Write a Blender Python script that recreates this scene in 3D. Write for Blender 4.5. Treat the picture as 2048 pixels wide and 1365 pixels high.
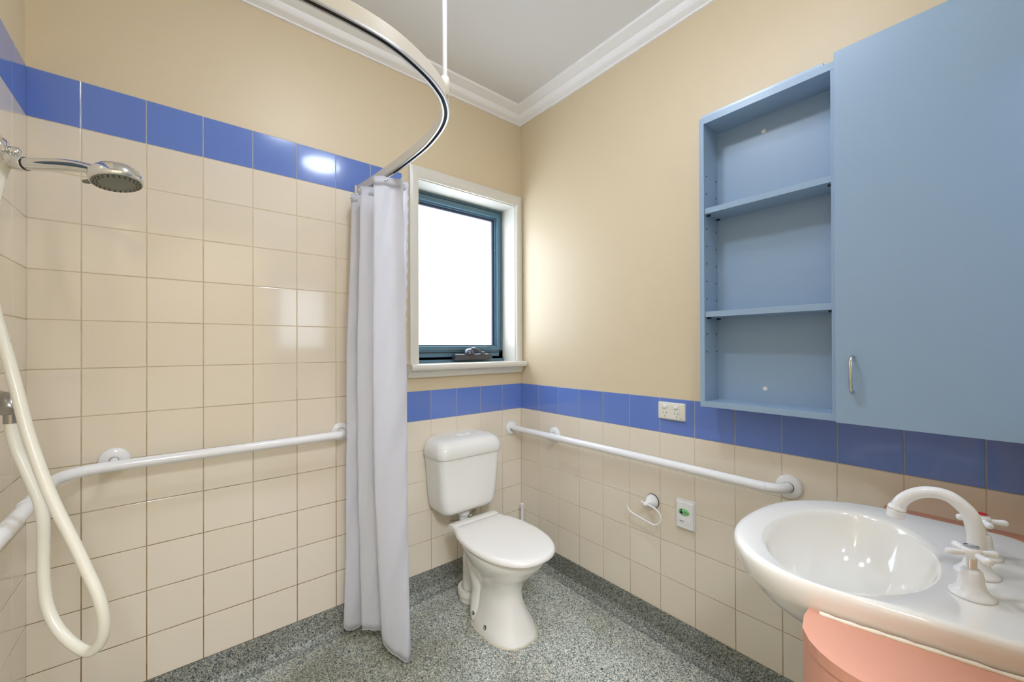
import bpy, bmesh, math, random
from mathutils import Vector, Matrix
random.seed(7)
for o in list(bpy.data.objects):
    bpy.data.objects.remove(o, do_unlink=True)
S = bpy.context.scene
COL = S.collection
ZF = 0.105                      # all heights below are measured from the top of the skirting; the floor lies ZF lower
FL = -ZF

# ------------------------------------------------------------------ camera
cam_d = bpy.data.cameras.new('camera'); cam = bpy.data.objects.new('camera', cam_d); COL.objects.link(cam)
cam_d.sensor_width = 36.0; cam_d.lens = 807.38 / 2048 * 36; cam_d.shift_y = 9.12 / 2048
cam_d.clip_start = 0.01
yaw, pit, rol = .6881, .0037, -.0036
fw = Vector((math.cos(pit)*math.sin(yaw), math.cos(pit)*math.cos(yaw), math.sin(pit)))
rt = fw.cross(Vector((0, 0, 1))).normalized(); up = rt.cross(fw)
rt, up = rt*math.cos(rol) + up*math.sin(rol), -rt*math.sin(rol) + up*math.cos(rol)
m = Matrix((rt, up, -fw)).transposed().to_4x4(); m.translation = Vector((-1.5665, -1.8235, 1.1124 + ZF))
cam.matrix_world = m
S.camera = cam

# ------------------------------------------------------------------ world, exposure, added hall fill light
w = bpy.data.worlds.new('daylight'); S.world = w; w.use_nodes = True
w.node_tree.nodes['Background'].inputs[0].default_value = (0.86, 0.93, 1.0, 1)
w.node_tree.nodes['Background'].inputs[1].default_value = 1.5
S.view_settings.view_transform = 'Standard'; S.view_settings.look = 'None'
S.view_settings.gamma = 1.0; S.view_settings.use_curve_mapping = False
S.view_settings.exposure = 0.13
WINDOW_GLOW = 4.3
LAMP_GLOW = 21.5
HALL_FILL_W = 95.0
hl = bpy.data.lights.new('hall_fill_light', 'AREA'); hl.shape = 'RECTANGLE'; hl.size = .35; hl.size_y = 1.0; hl.energy = HALL_FILL_W  # added fill light behind the camera, brightens the lower room
hl.color = (.79, .86, 1.0)
hlo = bpy.data.objects.new('hall_fill_light', hl); COL.objects.link(hlo)
hlo.location = (-1.72, -2.55, 2.43 + ZF); hlo.rotation_euler = (math.radians(10), math.radians(-34), 0)

# ------------------------------------------------------------------ materials
def srgb(r, g, b):
    f = lambda c: (c/255/12.92) if c/255 <= .04045 else ((c/255+.055)/1.055)**2.4
    return (f(r), f(g), f(b), 1)

def mat(name, col, rough=.5, metal=0., spec=.5, coat=0., coat_rough=.05, bump=0., bump_scale=60., var=0., emit=None, estr=0., sss=0.):
    mt = bpy.data.materials.new(name); mt.use_nodes = True
    nt = mt.node_tree; b = nt.nodes['Principled BSDF']
    b.inputs['Base Color'].default_value = col
    b.inputs['Roughness'].default_value = rough
    b.inputs['Metallic'].default_value = metal
    b.inputs['Specular IOR Level'].default_value = spec
    b.inputs['Coat Weight'].default_value = coat
    b.inputs['Coat Roughness'].default_value = coat_rough
    if emit:
        b.inputs['Emission Color'].default_value = emit; b.inputs['Emission Strength'].default_value = estr
    if bump or var:
        tc = nt.nodes.new('ShaderNodeTexCoord')
        n = nt.nodes.new('ShaderNodeTexNoise'); n.inputs['Scale'].default_value = bump_scale; n.inputs['Detail'].default_value = 4
        nt.links.new(tc.outputs['Object'], n.inputs['Vector'])
        if bump:
            bp = nt.nodes.new('ShaderNodeBump'); bp.inputs['Strength'].default_value = bump; bp.inputs['Distance'].default_value = .002
            nt.links.new(n.outputs['Fac'], bp.inputs['Height']); nt.links.new(bp.outputs['Normal'], b.inputs['Normal'])
        if var:
            n2 = nt.nodes.new('ShaderNodeTexNoise'); n2.inputs['Scale'].default_value = bump_scale*.06; n2.inputs['Detail'].default_value = 3
            nt.links.new(tc.outputs['Object'], n2.inputs['Vector'])
            mx = nt.nodes.new('ShaderNodeMix'); mx.data_type = 'RGBA'
            mx.inputs[6].default_value = tuple(c*(1-var) for c in col[:3]) + (1,)
            mx.inputs[7].default_value = tuple(min(1, c*(1+var)) for c in col[:3]) + (1,)
            nt.links.new(n2.outputs['Fac'], mx.inputs[0]); nt.links.new(mx.outputs[2], b.inputs['Base Color'])
    return mt

M = {}
M['paint'] = mat('beige_wall_paint', srgb(221, 204, 172), .42, spec=.4, bump=.12, bump_scale=220, var=.012)
M['ceiling'] = mat('white_ceiling_paint', srgb(232, 232, 232), .8, spec=.2, bump=.05, bump_scale=120)
M['cornice'] = mat('white_cornice_paint', srgb(250, 250, 251), .5, spec=.3)
M['gloss_white'] = mat('white_gloss_trim_paint', srgb(224, 221, 210), .22, spec=.5, bump=.04, bump_scale=40)
M['white_plastic'] = mat('white_plastic', srgb(238, 238, 236), .22, spec=.5)
M['cream_plastic'] = mat('cream_plastic', srgb(232, 230, 216), .3, spec=.5)
M['white_coat'] = mat('white_powder_coat', srgb(240, 240, 240), .14, spec=.5)
M['china'] = mat('white_vitreous_china', srgb(242, 239, 231), .07, spec=.55, coat=.5)
M['lid'] = mat('ivory_seat_plastic', srgb(238, 234, 226), .16, spec=.5)
M['cistern'] = mat('white_cistern_plastic', srgb(238, 237, 231), .14, spec=.5)
M['chrome'] = mat('chrome', (.78, .78, .76, 1), .06, metal=1)
M['brushed'] = mat('worn_brushed_metal', (.62, .60, .55, 1), .22, metal=1, bump=.1, bump_scale=300, var=.25)
M['dull_metal'] = mat('dull_grey_metal', (.42, .41, .39, 1), .3, metal=1, bump=.15, bump_scale=120, var=.15)
M['hose'] = mat('cream_hose_plastic', srgb(230, 226, 208), .28, spec=.5)
M['black'] = mat('black_plastic', (.012, .012, .014, 1), .35)
M['dark'] = mat('dark_slot', (.02, .02, .02, 1), .7)
M['winder'] = mat('dark_gloss_metal', (.03, .035, .06, 1), .18, spec=.8, coat=.6)
M['alu'] = mat('white_aluminium_track', srgb(222, 218, 206), .35, spec=.5)
M['alu_bright'] = mat('bright_aluminium', (.5, .5, .5, 1), .4, metal=1)
M['frame'] = mat('teal_window_aluminium', srgb(84, 118, 136), .35, spec=.5)
M['frame_dark'] = mat('window_seal', srgb(52, 62, 88), .5)
M['cab'] = mat('blue_cabinet_laminate', srgb(149, 174, 198), .34, spec=.45, bump=.03, bump_scale=160)
M['cab_edge'] = mat('pale_blue_edge_strip', srgb(168, 190, 212), .28, spec=.5, bump=.05, bump_scale=160)
M['peach'] = mat('peach_laminate', srgb(210, 152, 128), .45, spec=.4, bump=.03, bump_scale=90, var=.03)
M['sealant'] = mat('cream_sealant', srgb(236, 228, 208), .4, bump=.5, bump_scale=120, var=.08)
M['old_sealant'] = mat('aged_sealant', srgb(214, 204, 178), .5, bump=.8, bump_scale=120, var=.25)
M['inlay'] = mat('dark_blue_grip_inlay', srgb(60, 82, 104), .2, spec=.5)
M['red'] = mat('red_tap_disc', srgb(200, 24, 24), .2)
M['green'] = mat('green_call_button', srgb(140, 205, 140), .25)
M['grey_face'] = mat('grey_shower_face', srgb(120, 124, 112), .35)
M['brown'] = mat('brown_rubber_nozzle', srgb(58, 30, 20), .5)
M['mirror'] = mat('mirror_silvering', (.9, .92, .91, 1), .01, metal=1)
M['lamp'] = mat('opal_lamp_glass', (.9, .9, .88, 1), .3, emit=(.95, 1.03, 1.2, 1), estr=LAMP_GLOW)
M['lamp_strong'] = mat('brighter_opal_lamp_glass', (.9, .9, .88, 1), .3, emit=(.95, 1.03, 1.2, 1), estr=LAMP_GLOW*3.3)
M['crumb'] = mat('dark_dirt', srgb(52, 40, 32), .9)

def pane_mat():
    mt = bpy.data.materials.new('frosted_daylit_glass'); mt.use_nodes = True
    nt = mt.node_tree; b = nt.nodes['Principled BSDF']
    b.inputs['Base Color'].default_value = (.85, .87, .88, 1); b.inputs['Roughness'].default_value = .25
    b.inputs['Emission Color'].default_value = (.84, .96, 1.14, 1); b.inputs['Emission Strength'].default_value = WINDOW_GLOW
    tc = nt.nodes.new('ShaderNodeTexCoord'); v = nt.nodes.new('ShaderNodeTexVoronoi'); v.inputs['Scale'].default_value = 260
    bp = nt.nodes.new('ShaderNodeBump'); bp.inputs['Strength'].default_value = .4; bp.inputs['Distance'].default_value = .001
    nt.links.new(tc.outputs['Object'], v.inputs['Vector']); nt.links.new(v.outputs['Distance'], bp.inputs['Height'])
    nt.links.new(bp.outputs['Normal'], b.inputs['Normal'])
    return mt
M['pane'] = pane_mat()

def tile_mat(name, a, c, rough):
    mt = bpy.data.materials.new(name); mt.use_nodes = True
    nt = mt.node_tree; b = nt.nodes['Principled BSDF']; N = nt.nodes.new
    b.inputs['Roughness'].default_value = rough; b.inputs['Specular IOR Level'].default_value = .5
    b.inputs['Coat Weight'].default_value = .35; b.inputs['Coat Roughness'].default_value = .05
    oi = N('ShaderNodeObjectInfo'); tc = N('ShaderNodeTexCoord'); n = N('ShaderNodeTexNoise')
    n.inputs['Scale'].default_value = 9; n.inputs['Detail'].default_value = 2
    nt.links.new(tc.outputs['Object'], n.inputs['Vector'])
    mx = N('ShaderNodeMix'); mx.data_type = 'RGBA'; mx.inputs[6].default_value = a; mx.inputs[7].default_value = c
    nt.links.new(oi.outputs['Random'], mx.inputs[0]); nt.links.new(mx.outputs[2], b.inputs['Base Color'])
    bp = N('ShaderNodeBump'); bp.inputs['Strength'].default_value = .12; bp.inputs['Distance'].default_value = .002
    nt.links.new(n.outputs['Fac'], bp.inputs['Height']); nt.links.new(bp.outputs['Normal'], b.inputs['Normal'])
    return mt
M['cream_tile'] = tile_mat('cream_glazed_tile', srgb(233, 221, 200), srgb(236, 225, 206), .13)
M['blue_tile'] = tile_mat('blue_glazed_tile', srgb(98, 127, 200), srgb(105, 134, 207), .13)

def grout_mat(name, clean, stain, z0, z1):
    """grout that is browner with damp low on the wall; stains are part of the wall"""
    mt = bpy.data.materials.new(name); mt.use_nodes = True
    nt = mt.node_tree; b = nt.nodes['Principled BSDF']; N = nt.nodes.new
    b.inputs['Roughness'].default_value = .85
    tc = N('ShaderNodeTexCoord'); sx = N('ShaderNodeSeparateXYZ'); nt.links.new(tc.outputs['Object'], sx.inputs[0])
    mr = N('ShaderNodeMapRange'); mr.inputs[1].default_value = z1; mr.inputs[2].default_value = z0
    nt.links.new(sx.outputs['Z'], mr.inputs[0])
    n = N('ShaderNodeTexNoise'); n.inputs['Scale'].default_value = 14; n.inputs['Detail'].default_value = 5
    nt.links.new(tc.outputs['Object'], n.inputs['Vector'])
    ad = N('ShaderNodeMath'); ad.operation = 'MULTIPLY_ADD'; ad.inputs[1].default_value = 1.1; ad.inputs[2].default_value = -.55
    nt.links.new(n.outputs['Fac'], ad.inputs[0])
    sm = N('ShaderNodeMath'); sm.operation = 'ADD'; sm.use_clamp = True
    nt.links.new(mr.outputs[0], sm.inputs[0]); nt.links.new(ad.outputs[0], sm.inputs[1])
    mx = N('ShaderNodeMix'); mx.data_type = 'RGBA'; mx.inputs[6].default_value = clean; mx.inputs[7].default_value = stain
    nt.links.new(sm.outputs[0], mx.inputs[0]); nt.links.new(mx.outputs[2], b.inputs['Base Color'])
    return mt
M['grout_shower'] = grout_mat('shower_grout', srgb(218, 203, 172), srgb(128, 96, 52), .0, 1.3)
M['grout'] = grout_mat('wall_grout', srgb(216, 205, 184), srgb(168, 144, 100), -.1, .6)
M['grout_grey'] = grout_mat('band_grout', srgb(186, 186, 182), srgb(120, 108, 90), -.5, 1.2)

def vinyl_mat(name, dark):
    mt = bpy.data.materials.new(name); mt.use_nodes = True
    nt = mt.node_tree; b = nt.nodes['Principled BSDF']; N = nt.nodes.new
    b.inputs['Roughness'].default_value = .62; b.inputs['Specular IOR Level'].default_value = .3
    tc = N('ShaderNodeTexCoord')
    nz = N('ShaderNodeTexNoise'); nz.inputs['Scale'].default_value = 90; nz.inputs['Detail'].default_value = 2
    nt.links.new(tc.outputs['Object'], nz.inputs['Vector'])
    ma = N('ShaderNodeVectorMath'); ma.operation = 'MULTIPLY_ADD'; ma.inputs[1].default_value = (.016, .016, .016)
    nt.links.new(nz.outputs['Color'], ma.inputs[0]); nt.links.new(tc.outputs['Object'], ma.inputs[2])
    v = N('ShaderNodeTexVoronoi'); v.inputs['Scale'].default_value = 340
    nt.links.new(ma.outputs[0], v.inputs['Vector'])
    sp = N('ShaderNodeSeparateColor'); nt.links.new(v.outputs['Color'], sp.inputs[0])
    cr = N('ShaderNodeValToRGB'); cr.color_ramp.interpolation = 'CONSTANT'
    k = .84 if dark else 1.36  # skirting copy darkened: shade on upright faces put into the vinyl colour
    stops = [(0, (66, 76, 78)), (.15, (104, 114, 112)), (.34, (144, 151, 145)), (.55, (176, 178, 168)), (.74, (200, 199, 186)), (.92, (222, 219, 204)), (.985, (164, 126, 104))]
    e = cr.color_ramp.elements
    while len(e) > 1: e.remove(e[-1])
    e[0].position = 0; e[0].color = tuple(c*k for c in srgb(*stops[0][1])[:3]) + (1,)
    for p, c in stops[1:]:
        q = e.new(p); q.color = tuple(x*k for x in srgb(*c)[:3]) + (1,)
    nt.links.new(sp.outputs[0], cr.inputs[0])
    n2 = N('ShaderNodeTexNoise'); n2.inputs['Scale'].default_value = 3.2; n2.inputs['Detail'].default_value = 6
    nt.links.new(tc.outputs['Object'], n2.inputs['Vector'])
    r2 = N('ShaderNodeValToRGB'); r2.color_ramp.elements[0].position = .3; r2.color_ramp.elements[0].color = (.80, .78, .72, 1)
    r2.color_ramp.elements[1].position = .62; r2.color_ramp.elements[1].color = (1, 1, 1, 1)
    nt.links.new(n2.outputs['Fac'], r2.inputs[0])
    mx = N('ShaderNodeMix'); mx.data_type = 'RGBA'; mx.blend_type = 'MULTIPLY'; mx.inputs[0].default_value = 1
    nt.links.new(cr.outputs[0], mx.inputs[6]); nt.links.new(r2.outputs[0], mx.inputs[7])
    if not dark:            # grime by the shower in a ragged outline, shade by the curtain painted in
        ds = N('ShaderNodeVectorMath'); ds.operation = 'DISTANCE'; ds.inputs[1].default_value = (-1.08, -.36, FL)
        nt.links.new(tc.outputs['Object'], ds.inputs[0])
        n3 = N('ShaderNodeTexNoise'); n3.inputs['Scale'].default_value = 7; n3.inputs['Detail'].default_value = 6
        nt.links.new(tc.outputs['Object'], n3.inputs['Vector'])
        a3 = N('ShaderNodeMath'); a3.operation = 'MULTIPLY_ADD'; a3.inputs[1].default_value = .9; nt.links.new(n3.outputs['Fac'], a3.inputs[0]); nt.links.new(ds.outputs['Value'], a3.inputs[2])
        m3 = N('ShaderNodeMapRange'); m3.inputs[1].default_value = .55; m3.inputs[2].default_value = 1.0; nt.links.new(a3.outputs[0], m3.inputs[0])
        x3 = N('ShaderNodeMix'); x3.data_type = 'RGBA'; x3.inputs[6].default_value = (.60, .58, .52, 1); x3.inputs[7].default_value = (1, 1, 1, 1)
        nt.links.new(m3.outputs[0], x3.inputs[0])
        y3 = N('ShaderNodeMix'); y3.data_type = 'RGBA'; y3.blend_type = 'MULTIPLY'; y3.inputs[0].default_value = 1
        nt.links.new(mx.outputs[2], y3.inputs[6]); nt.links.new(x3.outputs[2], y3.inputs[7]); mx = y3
    nt.links.new(mx.outputs[2], b.inputs['Base Color'])
    bp = N('ShaderNodeBump'); bp.inputs['Strength'].default_value = .35; bp.inputs['Distance'].default_value = .0008
    nt.links.new(sp.outputs[1], bp.inputs['Height']); nt.links.new(bp.outputs['Normal'], b.inputs['Normal'])
    return mt
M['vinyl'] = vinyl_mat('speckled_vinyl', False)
M['vinyl_skirt_shaded'] = vinyl_mat('speckled_vinyl_skirting_shaded', True)

def cloth_mat():
    mt = bpy.data.materials.new('white_curtain_fabric'); mt.use_nodes = True
    nt = mt.node_tree; b = nt.nodes['Principled BSDF']; N = nt.nodes.new
    b.inputs['Base Color'].default_value = srgb(246, 246, 248); b.inputs['Roughness'].default_value = .5
    b.inputs['Specular IOR Level'].default_value = .3
    b.inputs['Sheen Weight'].default_value = .25
    tr = N('ShaderNodeBsdfTranslucent'); tr.inputs['Color'].default_value = srgb(244, 245, 250)
    mx = N('ShaderNodeMixShader'); mx.inputs[0].default_value = .62
    tc = N('ShaderNodeTexCoord'); mp = N('ShaderNodeMapping'); mp.inputs['Scale'].default_value = (1, 1, .5)
    n = N('ShaderNodeTexNoise'); n.inputs['Scale'].default_value = 15; n.inputs['Detail'].default_value = 5; n.inputs['Distortion'].default_value = 2.2
    nt.links.new(tc.outputs['Object'], mp.inputs[0]); nt.links.new(mp.outputs[0], n.inputs['Vector'])
    bp = N('ShaderNodeBump'); bp.inputs['Strength'].default_value = .35; bp.inputs['Distance'].default_value = .008
    nt.links.new(n.outputs['Fac'], bp.inputs['Height'])
    nt.links.new(bp.outputs['Normal'], b.inputs['Normal']); nt.links.new(bp.outputs['Normal'], tr.inputs['Normal'])
    nt.links.new(b.outputs[0], mx.inputs[1]); nt.links.new(tr.outputs[0], mx.inputs[2])
    nt.links.new(mx.outputs[0], nt.nodes['Material Output'].inputs['Surface'])
    return mt
M['cloth'] = cloth_mat()

# ------------------------------------------------------------------ helpers
def thing(name, label, cat, base, group=None):
    o = bpy.data.objects.new(name, None); o.empty_display_size = .05; COL.objects.link(o)
    o.location = base; o['label'] = label; o['category'] = cat
    if group: o['group'] = group
    return o

def origin(o):
    v = Vector((0, 0, 0))
    while o is not None:
        v += o.location; o = o.parent
    return v

def obj(name, bm, m_, parent=None, smooth=None, label=None):
    """link a bmesh given in room coordinates as ONE object; smooth = angle in degrees"""
    me = bpy.data.meshes.new(name)
    if parent is not None:
        bmesh.ops.translate(bm, vec=-origin(parent), verts=bm.verts)
    bmesh.ops.recalc_face_normals(bm, faces=bm.faces)
    if smooth is not None:
        for f in bm.faces: f.smooth = True
        a = math.radians(smooth)
        for e in bm.edges:
            e.smooth = (len(e.link_faces) != 2) or e.calc_face_angle(0) < a
            if len(e.link_faces) != 2: e.smooth = True
    bm.to_mesh(me); bm.free()
    for x in (m_ if isinstance(m_, (list, tuple)) else [m_]): me.materials.append(x)
    o = bpy.data.objects.new(name, me); COL.objects.link(o)
    if parent is not None: o.parent = parent
    if label: o['label'] = label
    return o

def tag(o, label, cat, group=None):
    o['label'] = label; o['category'] = cat
    if group: o['group'] = group
    return o

def box(bm, x0, x1, y0, y1, z0, z1, bev=0, seg=2):
    x0, x1 = min(x0, x1), max(x0, x1); y0, y1 = min(y0, y1), max(y0, y1); z0, z1 = min(z0, z1), max(z0, z1)
    g = bmesh.ops.create_cube(bm, size=1)['verts']
    for v in g:
        v.co = Vector(((x0+x1)/2 + v.co.x*(x1-x0), (y0+y1)/2 + v.co.y*(y1-y0), (z0+z1)/2 + v.co.z*(z1-z0)))
    if bev:
        es = list({e for v in g for e in v.link_edges})
        bmesh.ops.bevel(bm, geom=es, offset=bev, segments=seg, affect='EDGES', profile=.5)
    return bm

def B(*a, **k):
    return box(bmesh.new(), *a, **k)

def rings(bm, R, close=True, cap0=True, cap1=True):
    """skin between consecutive rings of points"""
    V = [[bm.verts.new(p) for p in r] for r in R]
    n = len(V[0])
    for a, b in zip(V, V[1:]):
        for i in range(n if close else n-1):
            j = (i+1) % n
            bm.faces.new((a[i], a[j], b[j], b[i]))
    if cap0: bm.faces.new(V[0][::-1])
    if cap1: bm.faces.new(V[-1])
    return bm

def spline(P, k=6):
    """Catmull-Rom through points (tuples of any length)"""
    out = []
    n = len(P)
    for i in range(n-1):
        p0, p1, p2, p3 = P[max(i-1, 0)], P[i], P[i+1], P[min(i+2, n-1)]
        for s in range(k):
            t = s/k
            out.append(tuple(.5*((2*b) + (-a+c)*t + (2*a-5*b+4*c-d)*t*t + (-a+3*b-3*c+d)*t**3) for a, b, c, d in zip(p0, p1, p2, p3)))
    out.append(tuple(P[-1]))
    return out

def tube(bm, path, rad, n=16, flat=1.0, caps=True, ref=None):
    P = [Vector(p) for p in path]
    rr = rad if isinstance(rad, (list, tuple)) else [rad]*len(P)
    T = []
    for i in range(len(P)):
        a = P[max(i-1, 0)]; b = P[min(i+1, len(P)-1)]
        T.append((b-a).normalized())
    u = ref or (Vector((0, 0, 1)) if abs(T[0].z) < .9 else Vector((1, 0, 0)))
    u = (u - T[0]*u.dot(T[0])).normalized()
    R = []
    for i, p in enumerate(P):
        u = (u - T[i]*u.dot(T[i])).normalized(); v = T[i].cross(u)
        R.append([p + (u*math.cos(2*math.pi*k/n)*flat + v*math.sin(2*math.pi*k/n))*rr[i] for k in range(n)])
    return rings(bm, R, cap0=caps, cap1=caps)

def lathe(bm, c, prof, axis=(0, 0, 1), n=32):
    """prof = [(radius, height)...] about axis through c"""
    c = Vector(c); ax = Vector(axis).normalized()
    u = ax.orthogonal().normalized(); v = ax.cross(u)
    R = [[c + ax*h + (u*math.cos(2*math.pi*k/n) + v*math.sin(2*math.pi*k/n))*max(r, 1e-4) for k in range(n)] for r, h in prof]
    return rings(bm, R)

def extrude_poly(bm, pts, axis_fn, a, b):
    """closed 2-D outline lofted from a to b; axis_fn(p, t) -> 3-D point"""
    return rings(bm, [[axis_fn(p, a) for p in pts], [axis_fn(p, b) for p in pts]])

def rrect(w, h, r, k=5, cx=0, cy=0):
    out = []
    for sx, sy, a0 in ((1, 1, 0), (-1, 1, 90), (-1, -1, 180), (1, -1, 270)):
        for i in range(k+1):
            a = math.radians(a0 + 90*i/k)
            out.append((cx + sx*(w/2-r) + r*math.cos(a), cy + sy*(h/2-r) + r*math.sin(a)))
    return out

def struct(o):
    o['kind'] = 'structure'; return o

def text(name, body, size, m_, parent, loc, rot, depth=.0003):
    cu = bpy.data.curves.new(name, 'FONT'); cu.body = body; cu.size = size; cu.extrude = depth
    cu.align_x = 'CENTER'; cu.align_y = 'CENTER'; cu.resolution_u = 3
    t = bpy.data.objects.new(name, cu); COL.objects.link(t)
    bpy.context.view_layer.update()
    me = bpy.data.meshes.new_from_object(t.evaluated_get(bpy.context.evaluated_depsgraph_get()))
    bpy.data.objects.remove(t, do_unlink=True)
    me.materials.clear(); me.materials.append(m_)
    o = bpy.data.objects.new(name, me); COL.objects.link(o)
    o.parent = parent; o.location = Vector(loc) - origin(parent); o.rotation_euler = rot
    return o

# ------------------------------------------------------------------ room shell
XL, YN, ZC = -1.916, -1.875, 2.49
YH = -3.6                        # far side of the hall behind the doorway
def slab_with_hole(axis, u0, u1, z0, z1, hu0, hu1, hz0, hz1, f, b_):
    """vertical slab; axis 'y': in the x-z plane between y=f (front) and y=b_ ; one rectangular hole"""
    bm = bmesh.new()
    us = [u0, hu0, hu1, u1]; zs = [z0, hz0, hz1, z1]
    P = (lambda u, t, z: (u, t, z)) if axis == 'y' else (lambda u, t, z: (t, u, z))
    F = [[bm.verts.new(P(u, f, z)) for z in zs] for u in us]
    K = [[bm.verts.new(P(u, b_, z)) for z in zs] for u in us]
    def quad(*v):
        if len(set(v)) == 4 and len({tuple(round(c, 6) for c in x.co) for x in v}) == 4: bm.faces.new(v)
    for i in range(3):
        for j in range(3):
            if (i, j) == (1, 1): continue
            quad(F[i][j], F[i+1][j], F[i+1][j+1], F[i][j+1]); quad(K[i][j], K[i][j+1], K[i+1][j+1], K[i+1][j])
    for i in range(3):
        quad(F[i][0], K[i][0], K[i+1][0], F[i+1][0]); quad(F[i][3], F[i+1][3], K[i+1][3], K[i][3])
        quad(F[0][i], F[0][i+1], K[0][i+1], K[0][i]); quad(F[3][i], K[3][i], K[3][i+1], F[3][i+1])
    quad(F[1][1], F[2][1], K[2][1], K[1][1]); quad(F[1][2], K[1][2], K[2][2], F[2][2])
    quad(F[1][1], K[1][1], K[1][2], F[1][2]); quad(F[2][1], F[2][2], K[2][2], K[2][1])
    bmesh.ops.remove_doubles(bm, verts=bm.verts, dist=1e-5)
    return bm

PB = .004                        # painted plane behind the tile face
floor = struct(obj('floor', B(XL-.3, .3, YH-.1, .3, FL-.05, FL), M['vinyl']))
ceil = struct(obj('ceiling', B(XL-.3, .3, YH-.1, .3, ZC, ZC+.05), M['ceiling']))
wall_back = struct(obj('wall_back', slab_with_hole('y', XL-.15, .15, FL-.02, ZC+.02, -.676, -.034, 1.006, 1.951, PB, .22), M['paint']))
wall_right = struct(obj('wall_right', B(PB, .15, YH, .004, FL-.02, ZC+.02), M['paint']))
wall_left = struct(obj('wall_left', B(XL-.15, XL-PB, YH, .004, FL-.02, ZC+.02), M['paint']))
wall_near = struct(obj('wall_near', slab_with_hole('y', XL-PB, PB, FL-.02, ZC+.02, -1.90, -1.02, FL-.02, 1.96, YN-.11, YN), M['paint']))
wall_hall = struct(obj('wall_hall', B(XL-.15, .15, YH-.12, YH, FL-.02, ZC+.02), M['paint']))

# cornice swept round the bathroom ceiling
def sweep_room(prof, x0, x1, y0, y1):
    bm = bmesh.new(); R = []
    for sx, sy, cx, cy in ((1, 1, x0, y0), (-1, 1, x1, y0), (-1, -1, x1, y1), (1, -1, x0, y1), (1, 1, x0, y0)):
        R.append([(cx + sx*p, cy + sy*p, z) for p, z in prof])
    rings(bm, R, cap0=False, cap1=False)
    bmesh.ops.remove_doubles(bm, verts=bm.verts, dist=1e-5)
    return bm
corn = [(-PB, 2.426), (.006, 2.426), (.008, 2.431), (.014, 2.434), (.024, 2.439), (.034, 2.447), (.043, 2.458),
        (.0445, 2.4625), (.049, 2.4635), (.066, 2.472), (.078, 2.477), (.086, 2.479), (.088, ZC+.001), (-PB, ZC+.001)]
struct(obj('trim_1', sweep_room(corn, XL, 0, YN, 0), M['cornice'], smooth=40))

# coved vinyl skirtings, mitred in the corners
def skirt(axis, pos, a0, a1, sgn, m0, m1):
    r = .034
    prof = [(-.002, -.0005), (.0028, -.0005), (.0028, FL + r)]
    prof += [(.0028 + r*(1-math.cos(t)), FL + r*(1-math.sin(t))) for t in [math.pi/2*i/8 for i in range(1, 9)]]
    prof += [(.052, FL + .0006), (.053, FL - .004), (-.002, FL - .004)]
    bm = bmesh.new(); R = []
    for a, mm, s in ((a0, m0, 1), (a1, m1, -1)):
        if axis == 'x': R.append([(a + mm*s*p, pos + sgn*p, z) for p, z in prof])
        else: R.append([(pos + sgn*p, a + mm*s*p, z) for p, z in prof])
    return rings(bm, R)
struct(obj('baseboard_back', skirt('x', 0, XL, 0, -1, 1, 1), M['vinyl_skirt_shaded'], smooth=50))
struct(obj('baseboard_right', skirt('y', 0, YN, 0, -1, 0, 1), M['vinyl_skirt_shaded'], smooth=50))
struct(obj('baseboard_left', skirt('y', XL, YN, 0, 1, 0, 1), M['vinyl_skirt_shaded'], smooth=50))

# ------------------------------------------------------------------ tiles
TM = {}
G = .0025
def tile_mesh(w_, h_, kind):
    k = (round(w_, 4), round(h_, 4), kind)
    if k not in TM:
        bm = box(bmesh.new(), -w_/2, w_/2, 0, .0055, -h_/2, h_/2)
        fe = [e for e in bm.edges if all(v.co.y < .001 for v in e.verts)]
        bmesh.ops.bevel(bm, geom=fe, offset=.0012, segments=2, affect='EDGES', profile=.5)
        me = bpy.data.meshes.new('tile'); bm.to_mesh(me); bm.free()
        me.materials.append(M[kind]); TM[k] = me
    return TM[k]

def lay(wall, us, zs, blue_row, to_world, rotz, skip=lambda u, z: False):
    for i in range(len(us)-1):
        for j in range(len(zs)-1):
            a, b = us[i], us[i+1]; c, d = zs[j], zs[j+1]
            uc, zc = (a+b)/2, (c+d)/2
            if skip(uc, zc): continue
            kind = 'blue_tile' if blue_row(uc, zc) else 'cream_tile'
            t = bpy.data.objects.new('tile', tile_mesh(abs(b-a)-G, d-c-G, kind)); COL.objects.link(t)
            t.parent = wall; t.location = to_world(uc, zc)
            t.rotation_euler = (random.uniform(-.0016, .0016), 0, rotz + random.uniform(-.0016, .0016))

Xs = [XL-.0022] + [-.15126*k + .0105 for k in range(12, 0, -1)] + [.0022]
rows = [.15*i for i in range(13)] + [1.9477]
rows_low = rows[:6] + [.8977]
shower_edge = -.7458
lay(wall_back, [x for x in Xs if x < -.70], rows, lambda u, z: z > 1.8, lambda u, z: (u, 0, z), 0)
lay(wall_back, [x for x in Xs if x > -.78], rows_low, lambda u, z: z > .75, lambda u, z: (u, 0, z), 0)
Yr = [0] + [-.1492*k - .0047 for k in range(1, 13)] + [YN]
lay(wall_right, Yr, rows_low, lambda u, z: z > .75, lambda u, z: (0, u, z), math.radians(-90))
Yl = [0] + [-.131 - .15*k for k in range(0, 9)]
lay(wall_left, Yl, rows, lambda u, z: z > 1.8, lambda u, z: (XL, u, z), math.radians(90))
gd = .0009
obj('grout', B(XL, shower_edge, gd, PB+.001, 0, 1.8), M['grout_shower'], wall_back)
obj('grout', B(XL, shower_edge, gd, PB+.001, 1.8, 1.9477), M['grout_grey'], wall_back)
obj('grout', B(shower_edge, 0, gd, PB+.001, 0, .75), M['grout'], wall_back)
obj('grout', B(shower_edge, 0, gd, PB+.001, .75, .8977), M['grout_grey'], wall_back)
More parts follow.
